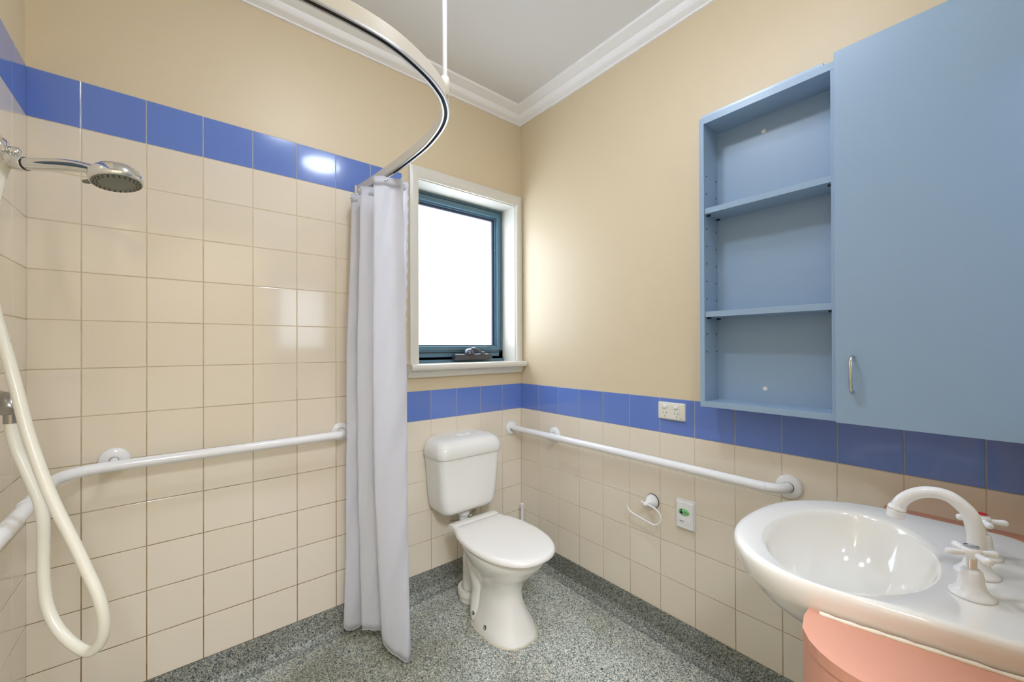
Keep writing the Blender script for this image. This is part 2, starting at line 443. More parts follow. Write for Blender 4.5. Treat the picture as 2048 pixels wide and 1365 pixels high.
obj('grout', B(gd, PB+.001, YN, 0, 0, .75), M['grout'], wall_right)
obj('grout', B(gd, PB+.001, YN, 0, .75, .8977), M['grout_grey'], wall_right)
obj('grout', B(XL-PB-.001, XL-gd, Yl[-1], 0, 0, 1.8), M['grout_shower'], wall_left)
obj('grout', B(XL-PB-.001, XL-gd, Yl[-1], 0, 1.8, 1.9477), M['grout_grey'], wall_left)

# ------------------------------------------------------------------ window
wx0, wx1, wz0, wz1 = -.665, -.045, 1.033, 1.94
win = struct(obj('window_1', slab_with_hole('y', wx0, wx1, wz0-.006, wz1, wx0+.030, wx1-.028, wz0+.026, wz1-.026, .118, .17), M['frame'], smooth=30))
# lining boards of the reveal
obj('reveal_board', B(wx0-.012, wx0, 0, .118, wz0-.01, wz1+.012), M['gloss_white'], win)
obj('reveal_board', B(wx1, wx1+.012, 0, .118, wz0-.01, wz1+.012), M['gloss_white'], win)
obj('reveal_board', B(wx0-.012, wx1+.012, 0, .118, wz1, wz1+.012), M['gloss_white'], win)
def architrave(pts_inner, pts_outer):
    # flat face with a rounded inner edge
    bm = bmesh.new()
    prof = [(0, .004), (0, -.011), (.1, -.0155), (.22, -.017), (.9, -.018), (1, -.016), (1, .004)]
    R = []
    for (a, b) in zip(pts_inner, pts_outer):
        R.append([(a[0] + (b[0]-a[0])*t, y, a[1] + (b[1]-a[1])*t) for t, y in prof])
    return rings(bm, R)
xi0, xi1, zi1, zb = wx0, wx1+.004, wz1+.004, 1.03
xo0, xo1, zo1 = -.712, -.0005, 1.999
obj('architrave', architrave([(xi0, zb), (xi0, zi1)], [(xo0, zb), (xo0, zo1)]), M['gloss_white'], win, smooth=30)
obj('architrave', architrave([(xi0, zi1), (xi1, zi1)], [(xo0, zo1), (xo1, zo1)]), M['gloss_white'], win, smooth=30)
obj('architrave', architrave([(xi1, zi1), (xi1, zb)], [(xo1, zo1), (xo1, zb)]), M['gloss_white'], win, smooth=30)
# sill with bullnose and moulded apron
sp = [(.118, 1.029), (-.046, 1.031), (-.055, 1.028), (-.060, 1.020), (-.060, 1.010), (-.055, 1.002), (-.046, .999), (-.030, .998),
      (-.028, .990), (-.022, .984), (-.017, .976), (-.015, .965), (.004, .963), (.004, 1.0), (.118, 1.005)]
sb = bmesh.new()
rings(sb, [[(x, y, z) for y, z in sp] for x in (-.722, -.002)])
obj('sill', sb, M['gloss_white'], win, smooth=35)
# opening sash
def ring_frame(x0, x1, z0, z1, t, y0, y1, tb=None, tt=None):
    tb = tb or t; tt = tt or t
    bm = bmesh.new()
    o_ = [(x0, z0), (x1, z0), (x1, z1), (x0, z1)]; i_ = [(x0+t, z0+tb), (x1-t, z0+tb), (x1-t, z1-tt), (x0+t, z1-tt)]
    bv = .003
    def lerp(a, b, q): return tuple(a[k] + (b[k]-a[k])*q for k in (0, 1))
    R = []
    for q, y in ((0, y1), (0, y0+bv), (.08, y0), (.92, y0), (1, y0+bv), (1, y1)):
        R.append([(lerp(a, b, q)[0], y, lerp(a, b, q)[1]) for a, b in zip(o_, i_)])
    bm2 = rings(bm, R, cap0=False, cap1=False)
    return bm2
sash = obj('sash', ring_frame(wx0+.014, wx1-.020, 1.094, wz1-.018, .022, .112, .150, tt=.030, tb=.024), M['frame'], win)
obj('sash', ring_frame(wx0+.034, wx1-.040, 1.116, wz1-.046, .010, .126, .150), M['frame'], win)
obj('sash_seal', ring_frame(wx0+.043, wx1-.049, 1.124, wz1-.054, .016, .134, .150, tb=.002), M['frame_dark'], win)
obj('sash_gap', ring_frame(wx0+.009, wx1-.015, 1.080, wz1-.013, .006, .1165, .14), M['dark'], win)
obj('lower_rail', B(wx0, wx1, .104, .150, wz0-.004, wz0+.012, bev=.002), M['frame'], win)
obj('lower_rail', B(wx0, wx1, .118, .150, wz0+.012, 1.094), M['frame'], win)
obj('pane', B(wx0+.045, wx1-.050, .146, .152, 1.118, wz1-.055), M['pane'], win)
# chain winder
wd = obj('winder_box', B(-.415, -.165, .060, .104, wz0+.008, wz0+.042, bev=.006), M['winder'], win, label='dark chain winder on the lower frame')
hb = bmesh.new(); lathe(hb, (-.315, .075, wz0+.040), [(.032, 0), (.031, .012), (.024, .024), (.012, .031), (.003, .033)], n=20)
obj('winder_hub', hb, M['winder'], wd, smooth=40)
hb = bmesh.new(); tube(hb, spline([(-.315, .068, wz0+.066), (-.29, .060, wz0+.070), (-.262, .055, wz0+.055), (-.238, .052, wz0+.043)], 4), [.008]*13, n=10)
lathe(hb, (-.236, .052, wz0+.036), [(.004, 0), (.010, .004), (.011, .010), (.008, .017), (.002, .019)], n=12)
obj('winder_handle', hb, M['winder'], wd, smooth=50)
sb = bmesh.new(); lathe(sb, (wx1-.050, .128, 1.70), [(.001, .004), (.003, .003), (.0035, 0)], axis=(0, -1, 0), n=10)
obj('screw', sb, M['alu_bright'], win)

# ------------------------------------------------------------------ curtain track
trk = thing('curtain_track', 'white curved curtain track hung below the ceiling over the shower', 'curtain track', (-.945, 0, 1.79))
zt0, zt1 = 1.790, 1.829
cl = spline([(-.957, 0), (-.941, -.15), (-.927, -.35), (-.922, -.52), (-.926, -.62), (-.943, -.725), (-.969, -.797), (-1.007, -.850), (-1.042, -.880), (-1.084, -.907), (-1.137, -.932), (-1.190, -.951), (-1.25, -.962), (-1.35, -.966), (-1.6, -.966), (XL, -.966)], 6)
def track_section(offs):
    bm = bmesh.new(); R = []
    for i, (x, y) in enumerate(cl):
        a = cl[max(i-1, 0)]; b = cl[min(i+1, len(cl)-1)]
        t = Vector((b[0]-a[0], b[1]-a[1])).normalized(); nx, ny = -t.y, t.x     # points to the outer side
        R.append([(x + nx*o_, y + ny*o_, z) for o_, z in offs])
    return rings(bm, R)
obj('track_profile', track_section([(-.009, zt0), (-.0048, zt0), (-.0048, zt0+.012), (.0048, zt0+.012), (.0048, zt0), (.009, zt0), (.009, zt1-.002), (.007, zt1), (-.007, zt1), (-.009, zt1-.002)]), M['alu'], trk, smooth=30)
obj('track_slot', track_section([(-.0046, zt0+.003), (.0046, zt0+.003), (.0046, zt0+.011), (-.0046, zt0+.011)]), M['dark'], trk)
obj('track_lip', track_section([(-.0095, zt0-.0012), (-.0046, zt0-.0012), (-.0046, zt0+.003), (-.0095, zt0+.003)]), M['alu_bright'], trk, label='bright metal lip')
obj('track_lip', track_section([(.0046, zt0-.0012), (.0095, zt0-.0012), (.0095, zt0+.003), (.0046, zt0+.003)]), M['alu_bright'], trk, label='bright metal lip')
rx, ry = -1.004, -.853
bm = bmesh.new(); tube(bm, [(rx, ry, zt1+.012), (rx, ry, ZC)], .0065, n=16)
obj('drop_rod', bm, M['white_coat'], trk, smooth=40)
bm = bmesh.new(); lathe(bm, (rx, ry, zt0+.012), [(.010, 0), (.0125, .003), (.0125, .048), (.010, .053), (.0068, .054)], n=20)
obj('rod_bracket', bm, M['alu'], trk, smooth=40)
bm = bmesh.new(); lathe(bm, (rx, ry, ZC-.012), [(.008, 0), (.022, .006), (.024, .012)], n=20)
obj('ceiling_rose', bm, M['alu'], trk, smooth=40)
obj('end_bracket', B(-.970, -.943, -.012, .0, zt0-.002, zt1+.002, bev=.002), M['alu'], trk)

# ------------------------------------------------------------------ shower curtain
cur = thing('shower_curtain', 'white fabric shower curtain bunched against the tiled wall beside the window', 'curtain', (-.93, -.2, FL+.005))
# plan of the cloth at the top, middle and hem: (x, y) at the same stations
top = [(-.955, -.025), (-.985, -.040), (-1.004, -.075), (-.960, -.100), (-.938, -.130), (-.975, -.150), (-1.000, -.170), (-.955, -.200),
       (-.935, -.235), (-.965, -.265), (-.995, -.300), (-.972, -.318), (-.94, -.325), (-.905, -.345), (-.893, -.335), (-.890, -.30), (-.868, -.285), (-.852, -.29)]
mid = [(-.958, -.108), (-1.010, -.112), (-1.044, -.128), (-1.008, -.136), (-.978, -.148), (-.998, -.160), (-1.018, -.180), (-.988, -.207),
       (-.962, -.235), (-.975, -.268), (-.998, -.300), (-.970, -.325), (-.935, -.343), (-.895, -.350), (-.878, -.335), (-.882, -.31), (-.876, -.30), (-.870, -.30)]
hem = [(-.955, -.060), (-1.012, -.065), (-1.046, -.095), (-1.015, -.115), (-.975, -.128), (-.985, -.152), (-1.000, -.180), (-.978, -.210),
       (-.948, -.232), (-.952, -.262), (-.960, -.295), (-.940, -.322), (-.915, -.342), (-.890, -.360), (-.872, -.350), (-.870, -.33), (-.868, -.315), (-.868, -.305)]
NS = 9
topS, midS, hemS = spline(top, NS), spline(mid, NS), spline(hem, NS)
nst = len(topS); NR = 60
def hem_z(i):
    t = i/(nst-1)
    if t < .24: return min(.02, -.058 + 9*(t-.175)**2)
    base = -.012 - .012*abs(math.sin((t-.22)*9))
    if t > .57: u = min(1, (t-.57)/.21); base += (-.099 - base)*u**.6
    if t > .82: base += (t-.82)*.4
    return base
def head_z(i):
    t = i/(nst-1)
    z = 1.768 - .006*abs(math.sin(t*9.5))
    if t > .76: z += min(1, (t-.76)/.05)*.016
    return z
bm = bmesh.new()
hem_line = []
V = []
for r in range(NR+1):
    q = r/NR; row = []
    for i in range(nst):
        z = head_z(i) + (hem_z(i)-head_z(i))*q
        if q < .45:
            s = q/.45; s = s*s*(3-2*s); a, b = topS[i], midS[i]
        else:
            s = (q-.45)/.55; s = s*s; a, b = midS[i], hemS[i]
        x = a[0] + (b[0]-a[0])*s; y = a[1] + (b[1]-a[1])*s
        wob = .004*math.sin(q*21 + i*.19) * (.3+q) + .0025*math.sin(q*47 + i*.4)
        if q > .9 and i/(nst-1) > .62:   # the tail sweeps out over the floor
            y -= (q-.9)*.04
        row.append(bm.verts.new((x + wob*.5, y + wob, z)))
        if r == NR: hem_line.append((x + wob*.5, y + wob, z + .001))
    V.append(row)
for r in range(NR):
    for i in range(nst-1):
        bm.faces.new((V[r][i], V[r][i+1], V[r+1][i+1], V[r+1][i]))
cloth = obj('cloth', bm, M['cloth'], cur, smooth=180)
sm = cloth.modifiers.new('thickness', 'SOLIDIFY'); sm.thickness = .0007
bm = bmesh.new(); tube(bm, hem_line, .0013, n=6); obj('hem_seam', bm, M['cloth'], cur, smooth=60)
# heading band, a doubled strip along the top
bm = bmesh.new(); V = []
for z in (0, -.034):
    V.append([bm.verts.new((topS[i][0]-.0016, topS[i][1]-.0022, head_z(i)+.001+z)) for i in range(nst)])
for i in range(nst-1): bm.faces.new((V[0][i], V[0][i+1], V[1][i+1], V[1][i]))
hd = obj('heading_band', bm, M['cloth'], cur, smooth=180); sm = hd.modifiers.new('thickness', 'SOLIDIFY'); sm.thickness = .0008
# stitched leading edge
bm = bmesh.new()
edge = []
for r in range(0, 121):
    q = r/120; rr_ = q*NR; i = nst-1
    z = head_z(i) + (hem_z(i)-head_z(i))*q
    if q < .45: s = q/.45; s = s*s*(3-2*s); a, b = topS[i], midS[i]
    else: s = (q-.45)/.55; s = s*s; a, b = midS[i], hemS[i]
    y = a[1] + (b[1]-a[1])*s - (max(0, q-.9)*.04)
    edge.append((a[0] + (b[0]-a[0])*s + .002*math.sin(r*1.9), y + .001*math.sin(r*2.3), z))
tube(bm, edge, [.0022 + .0008*math.sin(k*1.9) for k in range(len(edge))], n=6)
obj('stitched_edge', bm, M['cloth'], cur, smooth=60)
# eyelets and glider hooks
for (ii, off) in ((11.6, 0), (16.4, 0), (6.0, 0), (2.0, 0)):
    k = int(ii*NS); k = min(k, nst-1)
    x, y = topS[k]; z = head_z(k) - .016
    a = Vector((topS[k-1][0], topS[k-1][1], 0)); b = Vector((topS[min(k+1, nst-1)][0], topS[min(k+1, nst-1)][1], 0))
    t = (b-a).normalized(); nrm = Vector((t.y, -t.x, 0))
    if nrm.dot(Vector((-1.5665, -1.8235, 0)) - Vector((x, y, 0))) < 0: nrm = -nrm
    bm = bmesh.new()
    cen = Vector((x, y, z)) + nrm*.004
    pts = [cen + (t*math.cos(an) + Vector((0, 0, 1))*math.sin(an))*.0055 for an in [2*math.pi*j/20 for j in range(21)]]
    tube(bm, pts, .0017, n=8, caps=False)
    ey = obj('eyelet', bm, M['chrome'], cur, smooth=60)
    # nearest track point
    tp = min(cl, key=lambda p: (p[0]-x)**2 + (p[1]-y)**2)
    bm = bmesh.new()
    tube(bm, spline([tuple(cen + Vector((0, 0, -.003))), tuple(cen + nrm*.004 + Vector((0, 0, .003))), (tp[0]*.6+cen.x*.4, tp[1]*.6+cen.y*.4, zt0-.014), (tp[0], tp[1], zt0-.004), (tp[0], tp[1], zt0+.006)], 5), .0016, n=8)
    obj('hook', bm, M['white_plastic'], cur, smooth=60)

# ------------------------------------------------------------------ grab rails
def flange(c, axis, parent, r=.039, rr_=.0162):
    bm = bmesh.new()
    lathe(bm, c, [(r*.98, 0), (r, .004), (r*.97, .009), (r*.85, .0125), (r*.55, .0145), (rr_+.0030, .015), (rr_+.0012, .0145)], axis=axis, n=36)
    f = obj('flange', bm, M['white_coat'], parent, smooth=50)
    bm = bmesh.new(); lathe(bm, Vector(c) + Vector(axis)*.0142, [(rr_+.0008, 0), (rr_+.0008, .0016), (rr_-.0002, .0020)], axis=axis, n=28)
    obj('flange_gap', bm, M['dark'], f)
    return f
gr = thing('grab_rail', 'white straight grab rail on the right wall above the toilet roll holder', 'grab rail', (-.077, -.7, .648), 'white grab rails')
p = [(-.077, -.001, .642), (-.077, -.05, .645), (-.077, -.7, .648), (-.077, -1.27, .648), (-.076, -1.315, .648), (-.070, -1.342, .648), (-.055, -1.360, .647), (-.035, -1.368, .646), (-.001, -1.370, .645)]
bm = bmesh.new(); tube(bm, spline(p, 8), .0162, n=24); obj('rail', bm, M['white_coat'], gr, smooth=60)
bm = bmesh.new(); tube(bm, spline([(-.001, -.282, .640), (-.045, -.282, .640), (-.072, -.282, .643)], 5), .011, n=16); obj('rail_stub', bm, M['white_coat'], gr, smooth=60)
flange((-.077, 0, .642), (0, -1, 0), gr); flange((0, -.282, .640), (-1, 0, 0), gr, rr_=.011); flange((0, -1.370, .645), (-1, 0, 0), gr)

gl = thing('grab_rail', 'white cornered grab rail running round the shower walls', 'grab rail', (-1.40, -.078, .750), 'white grab rails')
gl['group'] = 'white grab rails'
p = [(-1.032, -.001, .751), (-1.033, -.035, .751), (-1.040, -.058, .751), (-1.058, -.073, .751), (-1.085, -.078, .751), (-1.4, -.078, .750), (-1.70, -.078, .749), (-1.765, -.080, .748), (-1.803, -.094, .747), (-1.832, -.125, .745), (-1.843, -.175, .742), (-1.846, -.24, .738), (-1.848, -.6, .733), (-1.848, -.82, .732), (-1.853, -.86, .732), (-1.875, -.885, .732), (XL+.001, -.888, .732)]
bm = bmesh.new(); tube(bm, spline(p, 8), .0162, n=24); obj('rail', bm, M['white_coat'], gl, smooth=60)
bm = bmesh.new(); tube(bm, [(-1.847, -.262, .7370), (-1.8478, -.345, .7355)], .0182, n=24); obj('rail_joint', bm, M['white_coat'], gl, smooth=50)
bm = bmesh.new(); tube(bm, spline([(-1.730, -.001, .753), (-1.729, -.04, .753), (-1.726, -.066, .751)], 5), .011, n=16); obj('rail_stub', bm, M['white_coat'], gl, smooth=60)
flange((-1.032, 0, .751), (0, -1, 0), gl); flange((-1.730, 0, .753), (0, -1, 0), gl, rr_=.011); flange((XL, -.888, .732), (1, 0, 0), gl)

# ------------------------------------------------------------------ shower set
sh = thing('shower_handset', 'chrome hand shower with round grey spray face clipped by the corner', 'shower head', (-1.78, -.36, 1.55))
hp = [(-1.8976, -.2589, 1.5685), (-1.8822, -.2715, 1.5709), (-1.8612, -.2888, 1.5705), (-1.8248, -.3187, 1.5685), (-1.7855, -.3575, 1.564), (-1.756, -.3882, 1.558), (-1.7314, -.4148, 1.549), (-1.712, -.437, 1.539), (-1.700, -.452, 1.533)]
hr = [.0105, .012, .0145, .0155, .0150, .0135, .0125, .0140, .0150]
pts = spline([a + (b,) for a, b in zip(hp, hr)], 5)
bm = bmesh.new(); tube(bm, [q[:3] for q in pts], [q[3] for q in pts], n=20); obj('handle', bm, M['chrome'], sh, smooth=60)
bm = bmesh.new()
vd = Vector((.15, -.98, -.1)).normalized()
ax_ = (Vector(hp[5]) - Vector(hp[2])).normalized(); vd = (vd - ax_*vd.dot(ax_)).normalized()
ip_ = [Vector(q[:3]) + vd*(q[3]*.84) for q in pts[12:34]]
tube(bm, ip_, [.0005 + .0042*math.sin(math.pi*k/(len(ip_)-1))**.6 for k in range(len(ip_))], n=12)
obj('grip_inlay', bm, M['inlay'], sh, smooth=60)
nf = Vector((.13, -.16, -.97)).normalized(); hc = Vector((-1.6850, -.4715, 1.5215))
bm = bmesh.new(); lathe(bm, hc, [(.047, .012), (.0495, .008), (.050, 0), (.0475, -.012), (.038, -.022), (.022, -.028), (.004, -.030)], axis=nf, n=40)
head = obj('spray_head', bm, M['chrome'], sh, smooth=60)
bm = bmesh.new(); lathe(bm, hc + nf*.0115, [(.046, 0), (.0455, .0018), (.030, .0030), (.0295, .0022), (.019, .0026), (.004, .003)], axis=nf, n=40)
obj('face_plate', bm, M['grey_face'], head, smooth=40)
u_ = nf.orthogonal().normalized(); v_ = nf.cross(u_)
bm = bmesh.new()
for rr_, nn in ((.041, 26), (.035, 22)):
    for j in range(nn):
        a = 2*math.pi*(j + (.5 if nn == 22 else 0))/nn
        lathe(bm, hc + (u_*math.cos(a) + v_*math.sin(a))*rr_ + nf*.013, [(.0017, 0), (.0016, .0018), (.0009, .0024)], axis=nf, n=7)
nz = obj('nozzles', bm, M['brown'], head); nz['kind'] = 'stuff'
bm = bmesh.new(); tube(bm, [hc + nf*.010 + Vector((-.040, .020, 0)), hc + nf*.010 + Vector((-.052, .030, -.002)), hc + nf*.009 + Vector((-.060, .034, -.003))], [.005, .0055, .004], n=10)
obj('spray_lever', bm, M['grey_face'], head, smooth=60)
d = (Vector(hp[3])-Vector(hp[1])).normalized()
bm = bmesh.new(); tube(bm, [Vector(hp[2]) + d*.001, Vector(hp[2]) + d*.004], .0152, n=20); obj('seal_ring', bm, M['black'], sh, smooth=50)

br = thing('shower_bracket', 'chrome wall bracket holding the hand shower near the corner', 'bracket', (XL, -.21, 1.62))
bm = bmesh.new(); lathe(bm, (XL, -.208, 1.622), [(.026, 0), (.027, .004), (.022, .010), (.010, .013)], axis=(1, 0, 0), n=24); obj('wall_plate', bm, M['chrome'], br, smooth=50)
bm = bmesh.new(); lathe(bm, (XL+.022, -.213, 1.619), [(.004, -.013), (.010, -.010), (.0135, 0), (.010, .010), (.004, .013)], axis=(.6, -.5, -.5), n=20); obj('ball_joint', bm, M['chrome'], br, smooth=60)
bm = bmesh.new(); tube(bm, spline([(XL+.020, -.213, 1.618), (-1.894, -.240, 1.602), (-1.884, -.262, 1.588), (-1.876, -.277, 1.580)], 4), [.005]*13, n=12); obj('arm', bm, M['chrome'], br, smooth=60)
bm = bmesh.new(); tube(bm, [Vector(hp[2]) - d*.030, Vector(hp[2]) - d*.024, Vector(hp[2]) - d*.004, Vector(hp[2]) + d*.0005], [.0150, .0168, .0175, .0168], n=20, caps=False)
cc = obj('cradle', bm, M['chrome'], br, smooth=60); sm = cc.modifiers.new('thickness', 'SOLIDIFY'); sm.thickness = .0015

HOSE = [(-1.8995, -0.2573, 1.5673), (-1.905, -0.2701, 1.5352), (-1.905, -0.3343, 1.4331), (-1.902, -0.3951, 1.3311), (-1.8846, -0.4363, 1.24), (-1.8629, -0.4667, 1.1489), (-1.8468, -0.4861, 1.0865), (-1.831, -0.5052, 1.0189), (-1.8128, -0.5263, 0.9367), (-1.7849, -0.5552, 0.8388), (-1.7631, -0.5728, 0.7745), (-1.7384, -0.5928, 0.7106), (-1.7165, -0.6105, 0.6501), (-1.6974, -0.6259, 0.5939), (-1.69, -0.6253, 0.5405), (-1.6949, -0.6146, 0.4975), (-1.7132, -0.5968, 0.4729), (-1.7389, -0.5705, 0.4826), (-1.7679, -0.5417, 0.516), (-1.7873, -0.5195, 0.5638), (-1.7937, -0.5107, 0.6243), (-1.7942, -0.508, 0.6891), (-1.7942, -0.5083, 0.7406), (-1.7999, -0.5037, 0.781), (-1.8126, -0.4935, 0.8215), (-1.8267, -0.4821, 0.8618), (-1.8381, -0.4728, 0.8949), (-1.8464, -0.4662, 0.9359), (-1.8481, -0.465, 0.965)]
bm = bmesh.new(); tube(bm, spline(HOSE, 7), .0103, n=18)
hs = tag(obj('shower_hose', bm, M['hose'], smooth=60), 'cream plastic shower hose hanging in a long loop over the shower rail', 'hose')
el = thing('shower_outlet', 'dull metal elbow on the left wall feeding the shower hose', 'pipe elbow', (XL, -.40, 1.0))
bm = bmesh.new(); tube(bm, spline([(XL-.002, -.352, 1.003), (-1.890, -.392, 1.0035), (-1.868, -.430, 1.003), (-1.855, -.455, .999), (-1.8495, -.4640, .988), (-1.8490, -.4645, .975)], 5), [.0175]*8 + [.0165]*6 + [.0135]*12, n=20)
obj('elbow', bm, M['dull_metal'], el, smooth=60)
bm = bmesh.new(); tube(bm, [(-1.849, -.4643, .990), (-1.849, -.4644, .9865), (-1.8485, -.4648, .972), (-1.8485, -.465, .970)], [.0135, .0148, .0148, .0130], n=8); obj('nut', bm, M['dull_metal'], el)
bm = bmesh.new(); tube(bm, [(-1.8484, -.465, .971), (-1.848, -.4652, .952)], .0112, n=20); obj('ferrule', bm, M['dull_metal'], el, smooth=40)

# ------------------------------------------------------------------ toilet
TX = -.470
tl = thing('toilet', 'white ceramic toilet pan with closed lid in the corner under the cistern', 'toilet', (TX, -.42, FL))
def pan_ring(z, yf, yb, hw, n=48, pw=2.3, back_sq=.55):
    cy = (yf+yb)/2; ly = (yb-yf)/2; out = []
    for k in range(n):
        a = 2*math.pi*k/n; c_, s_ = math.cos(a), math.sin(a)
        e = 2/pw
        x = hw*math.copysign(abs(c_)**e, c_); y = ly*math.copysign(abs(s_)**e, s_)
        out.append((TX + x, cy + y, z))
    return out
pr = [(-.105, -.583, -.262, .112, 2.5), (-.098, -.583, -.262, .112, 2.5), (-.075, -.570, -.268, .108, 2.5), (-.05, -.556, -.272, .099, 2.4), (-.02, -.538, -.275, .088, 2.3), (.02, -.520, -.275, .080, 2.2), (.06, -.515, -.27, .079, 2.1), (.10, -.528, -.262, .090, 2.05),
      (.13, -.549, -.258, .106, 2.0), (.16, -.580, -.250, .124, 2.0), (.19, -.608, -.240, .142, 2.0), (.215, -.630, -.225, .155, 2.05), (.235, -.640, -.21, .162, 2.1), (.250, -.643, -.20, .165, 2.1), (.256, -.640, -.205, .162, 2.1)]
prS = spline(pr, 3)
bm = bmesh.new(); rings(bm, [pan_ring(a, b, c, d_, pw=e_) for a, b, c, d_, e_ in prS])
pan = obj('pan', bm, M['china'], tl, smooth=60)
# flange feet, outlet bend and side moulding of the trap
bm = bmesh.new(); tube(bm, spline([(TX, -.36, .16), (TX, -.29, .185), (TX, -.215, .165), (TX+.006, -.184, .10), (TX+.006, -.180, .03), (TX+.006, -.180, -.052)], 6), [.055]*12 + [.052]*19, n=28)
obj('outlet_bend', bm, M['china'], tl, smooth=60)
bm = bmesh.new(); lathe(bm, (TX+.004, -.180, FL), [(.060, 0), (.066, .004), (.066, .028), (.0735, .032), (.0745, .054), (.072, .060), (.058, .060), (.056, .050)], n=36)
obj('outlet_collar', bm, M['cream_plastic'], tl, smooth=40)
for sx in (-1, 1):
    bm = bmesh.new(); ml = spline([(TX+sx*.060, -.275, .215, .030), (TX+sx*.072, -.305, .150, .036), (TX+sx*.058, -.325, .085, .040), (TX+sx*.046, -.322, .03, .042), (TX+sx*.050, -.322, -.025, .045), (TX+sx*.062, -.328, -.07, .042), (TX+sx*.066, -.330, -.097, .036)], 5)
    tube(bm, [q[:3] for q in ml], [q[3] for q in ml], n=20)
    obj('trap_moulding', bm, M['china'], tl, smooth=60)
    for yy, zz in ((-.335, -.058), (-.432, -.070)):
        bm = bmesh.new(); xx = TX + sx*(.099 if yy > -.4 else .1045)
        lathe(bm, (xx, yy, zz), [(.0085, -.004), (.0095, .0), (.0078, .003), (.006, .0035)], axis=(sx*.95, 0, .3), n=18)
        bt = obj('bolt_hole', bm, M['black'], tl, smooth=40)
        bm = bmesh.new(); lathe(bm, (xx+sx*.002, yy, zz), [(.0062, 0), (.0060, .0036), (.003, .005)], axis=(sx*.95, 0, .3), n=14)
        obj('bolt_cap', bm, M['chrome'], bt, smooth=50)
bm = bmesh.new()
R = []
for k in range(72):
    a = 2*math.pi*k/72; e = 2/2.5; c_, s_ = math.cos(a), math.sin(a)
    R.append((TX + (.1145+.0016*math.sin(k*2.9))*math.copysign(abs(c_)**e, c_), -.4225 + (.163+.0016*math.sin(k*1.7))*math.copysign(abs(s_)**e, s_), FL+.001))
tube(bm, R + [R[0]], [.0038 + .0014*math.sin(k*1.3) for k in range(73)], n=6, caps=False)
obj('sealant', bm, M['old_sealant'], tl, smooth=60)
# seat and lid
def seat_outline(yf, yh, hw, n=40):
    out = []
    # front: half ellipse-like from hinge side round the nose
    for k in range(n+1):
        a = math.pi*k/n
        c_, s_ = math.cos(a), math.sin(a)
        ym = yf + .255
        out.append((TX + hw*math.copysign(abs(c_)**.86, c_), ym - .255*abs(s_)**.92))
    # back taper to the hinge
    L = [(-hw*.985, yf+.305), (-hw*.955, yf+.345), (-hw*.90, yf+.39), (-hw*.82, yf+.425), (-.127, yh+.010), (-.124, yh)]
    out += [(TX + x, y) for x, y in L] + [(TX - x, y) for x, y in L[::-1]]
    return out
def shrink(o_, d_):
    cx = TX; cy = sum(p[1] for p in o_)/len(o_)
    r_ = []
    for x, y in o_:
        v = Vector((x-cx, y-cy)); l = v.length
        v *= (l-d_)/l; r_.append((cx+v.x, cy+v.y))
    return r_
so = seat_outline(-.672, -.215, .167)
bm = bmesh.new(); rings(bm, [[(x, y, z) for x, y in shrink(so, d_)] for d_, z in ((.022, .2545), (.012, .2545), (.007, .258), (.006, .262), (.008, .2655))])
obj('seat', bm, M['lid'], tl, smooth=50)
lo = seat_outline(-.680, -.221, .1735)
bm = bmesh.new(); rings(bm, [[(x, y, z) for x, y in shrink(lo, d_)] for d_, z in ((.006, .2655), (.001, .2675), (0, .272), (.001, .2775), (.004, .2825), (.009, .2860), (.018, .2880), (.040, .2895), (.09, .2905))])
obj('lid', bm, M['lid'], tl, smooth=50)
bm = bmesh.new()
hp_ = [(-.215, .262), (-.180, .262), (-.172, .266), (-.171, .278), (-.176, .2850), (-.195, .2885), (-.218, .2895), (-.223, .2880), (-.223, .268)]
rings(bm, [[(x, y, z) for y, z in hp_] for x in (TX-.128, TX+.128)])
bmesh.ops.bevel(bm, geom=[e for e in bm.edges if abs(e.verts[0].co.x-e.verts[1].co.x) < 1e-4], offset=.003, segments=2, affect='EDGES')
obj('hinge_bar', bm, M['lid'], tl, smooth=40)

# ------------------------------------------------------------------ cistern
ci = thing('cistern', 'white plastic cistern mounted on tiles above the toilet', 'cistern', (TX, -.09, .30))
CX = -.462
def cis_ring(z, hw, yf, r):
    pts = rrect(2*hw, -yf+.012, r, 6, 0, 0)
    out = []
    for x, y in pts:
        yy = y + yf/2 + .006
        out.append((CX + x, min(yy, 0.0), z))
    return out
bm = bmesh.new()
rings(bm, [cis_ring(z, hw, yf, r) for z, hw, yf, r in ((.306, .108, -.130, .03), (.3075, .124, -.144, .035), (.313, .138, -.156, .038), (.324, .149, -.164, .04), (.342, .1565, -.169, .042), (.40, .164, -.173, .042), (.50, .171, -.177, .042), (.575, .1775, -.179, .042), (.60, .1775, -.179, .042))])
obj('tank', bm, M['cistern'], ci, smooth=60)
bm = bmesh.new()
rings(bm, [cis_ring(z, hw, yf, r) for z, hw, yf, r in ((.586, .181, -.182, .043), (.585, .1835, -.186, .044), (.588, .185, -.188, .045), (.616, .1852, -.188, .046), (.632, .180, -.1855, .047), (.645, .175, -.179, .048), (.656, .167, -.169, .048), (.664, .156, -.155, .047), (.669, .142, -.138, .045), (.6715, .120, -.118, .04), (.6720, .09, -.105, .03))])
obj('tank_lid', bm, M['cistern'], ci, smooth=60)
bm = bmesh.new()
rings(bm, [[(CX + .005 + x, -.085 + y, z) for x, y in rrect(w_, h_, h_/2-.0005, 6)] for w_, h_, z in ((.092, .036, .670), (.090, .034, .6755), (.084, .028, .6765))])
bt = obj('flush_button', bm, M['cistern'], ci, smooth=40)
bm = bmesh.new(); rings(bm, [[(CX + .028 + x, -.085 + y, z) for x, y in rrect(w_, .020, .0095, 5)] for w_, z in ((.032, .6762), (.031, .6795))]); obj('button_cap', bm, M['white_plastic'], bt, smooth=40)
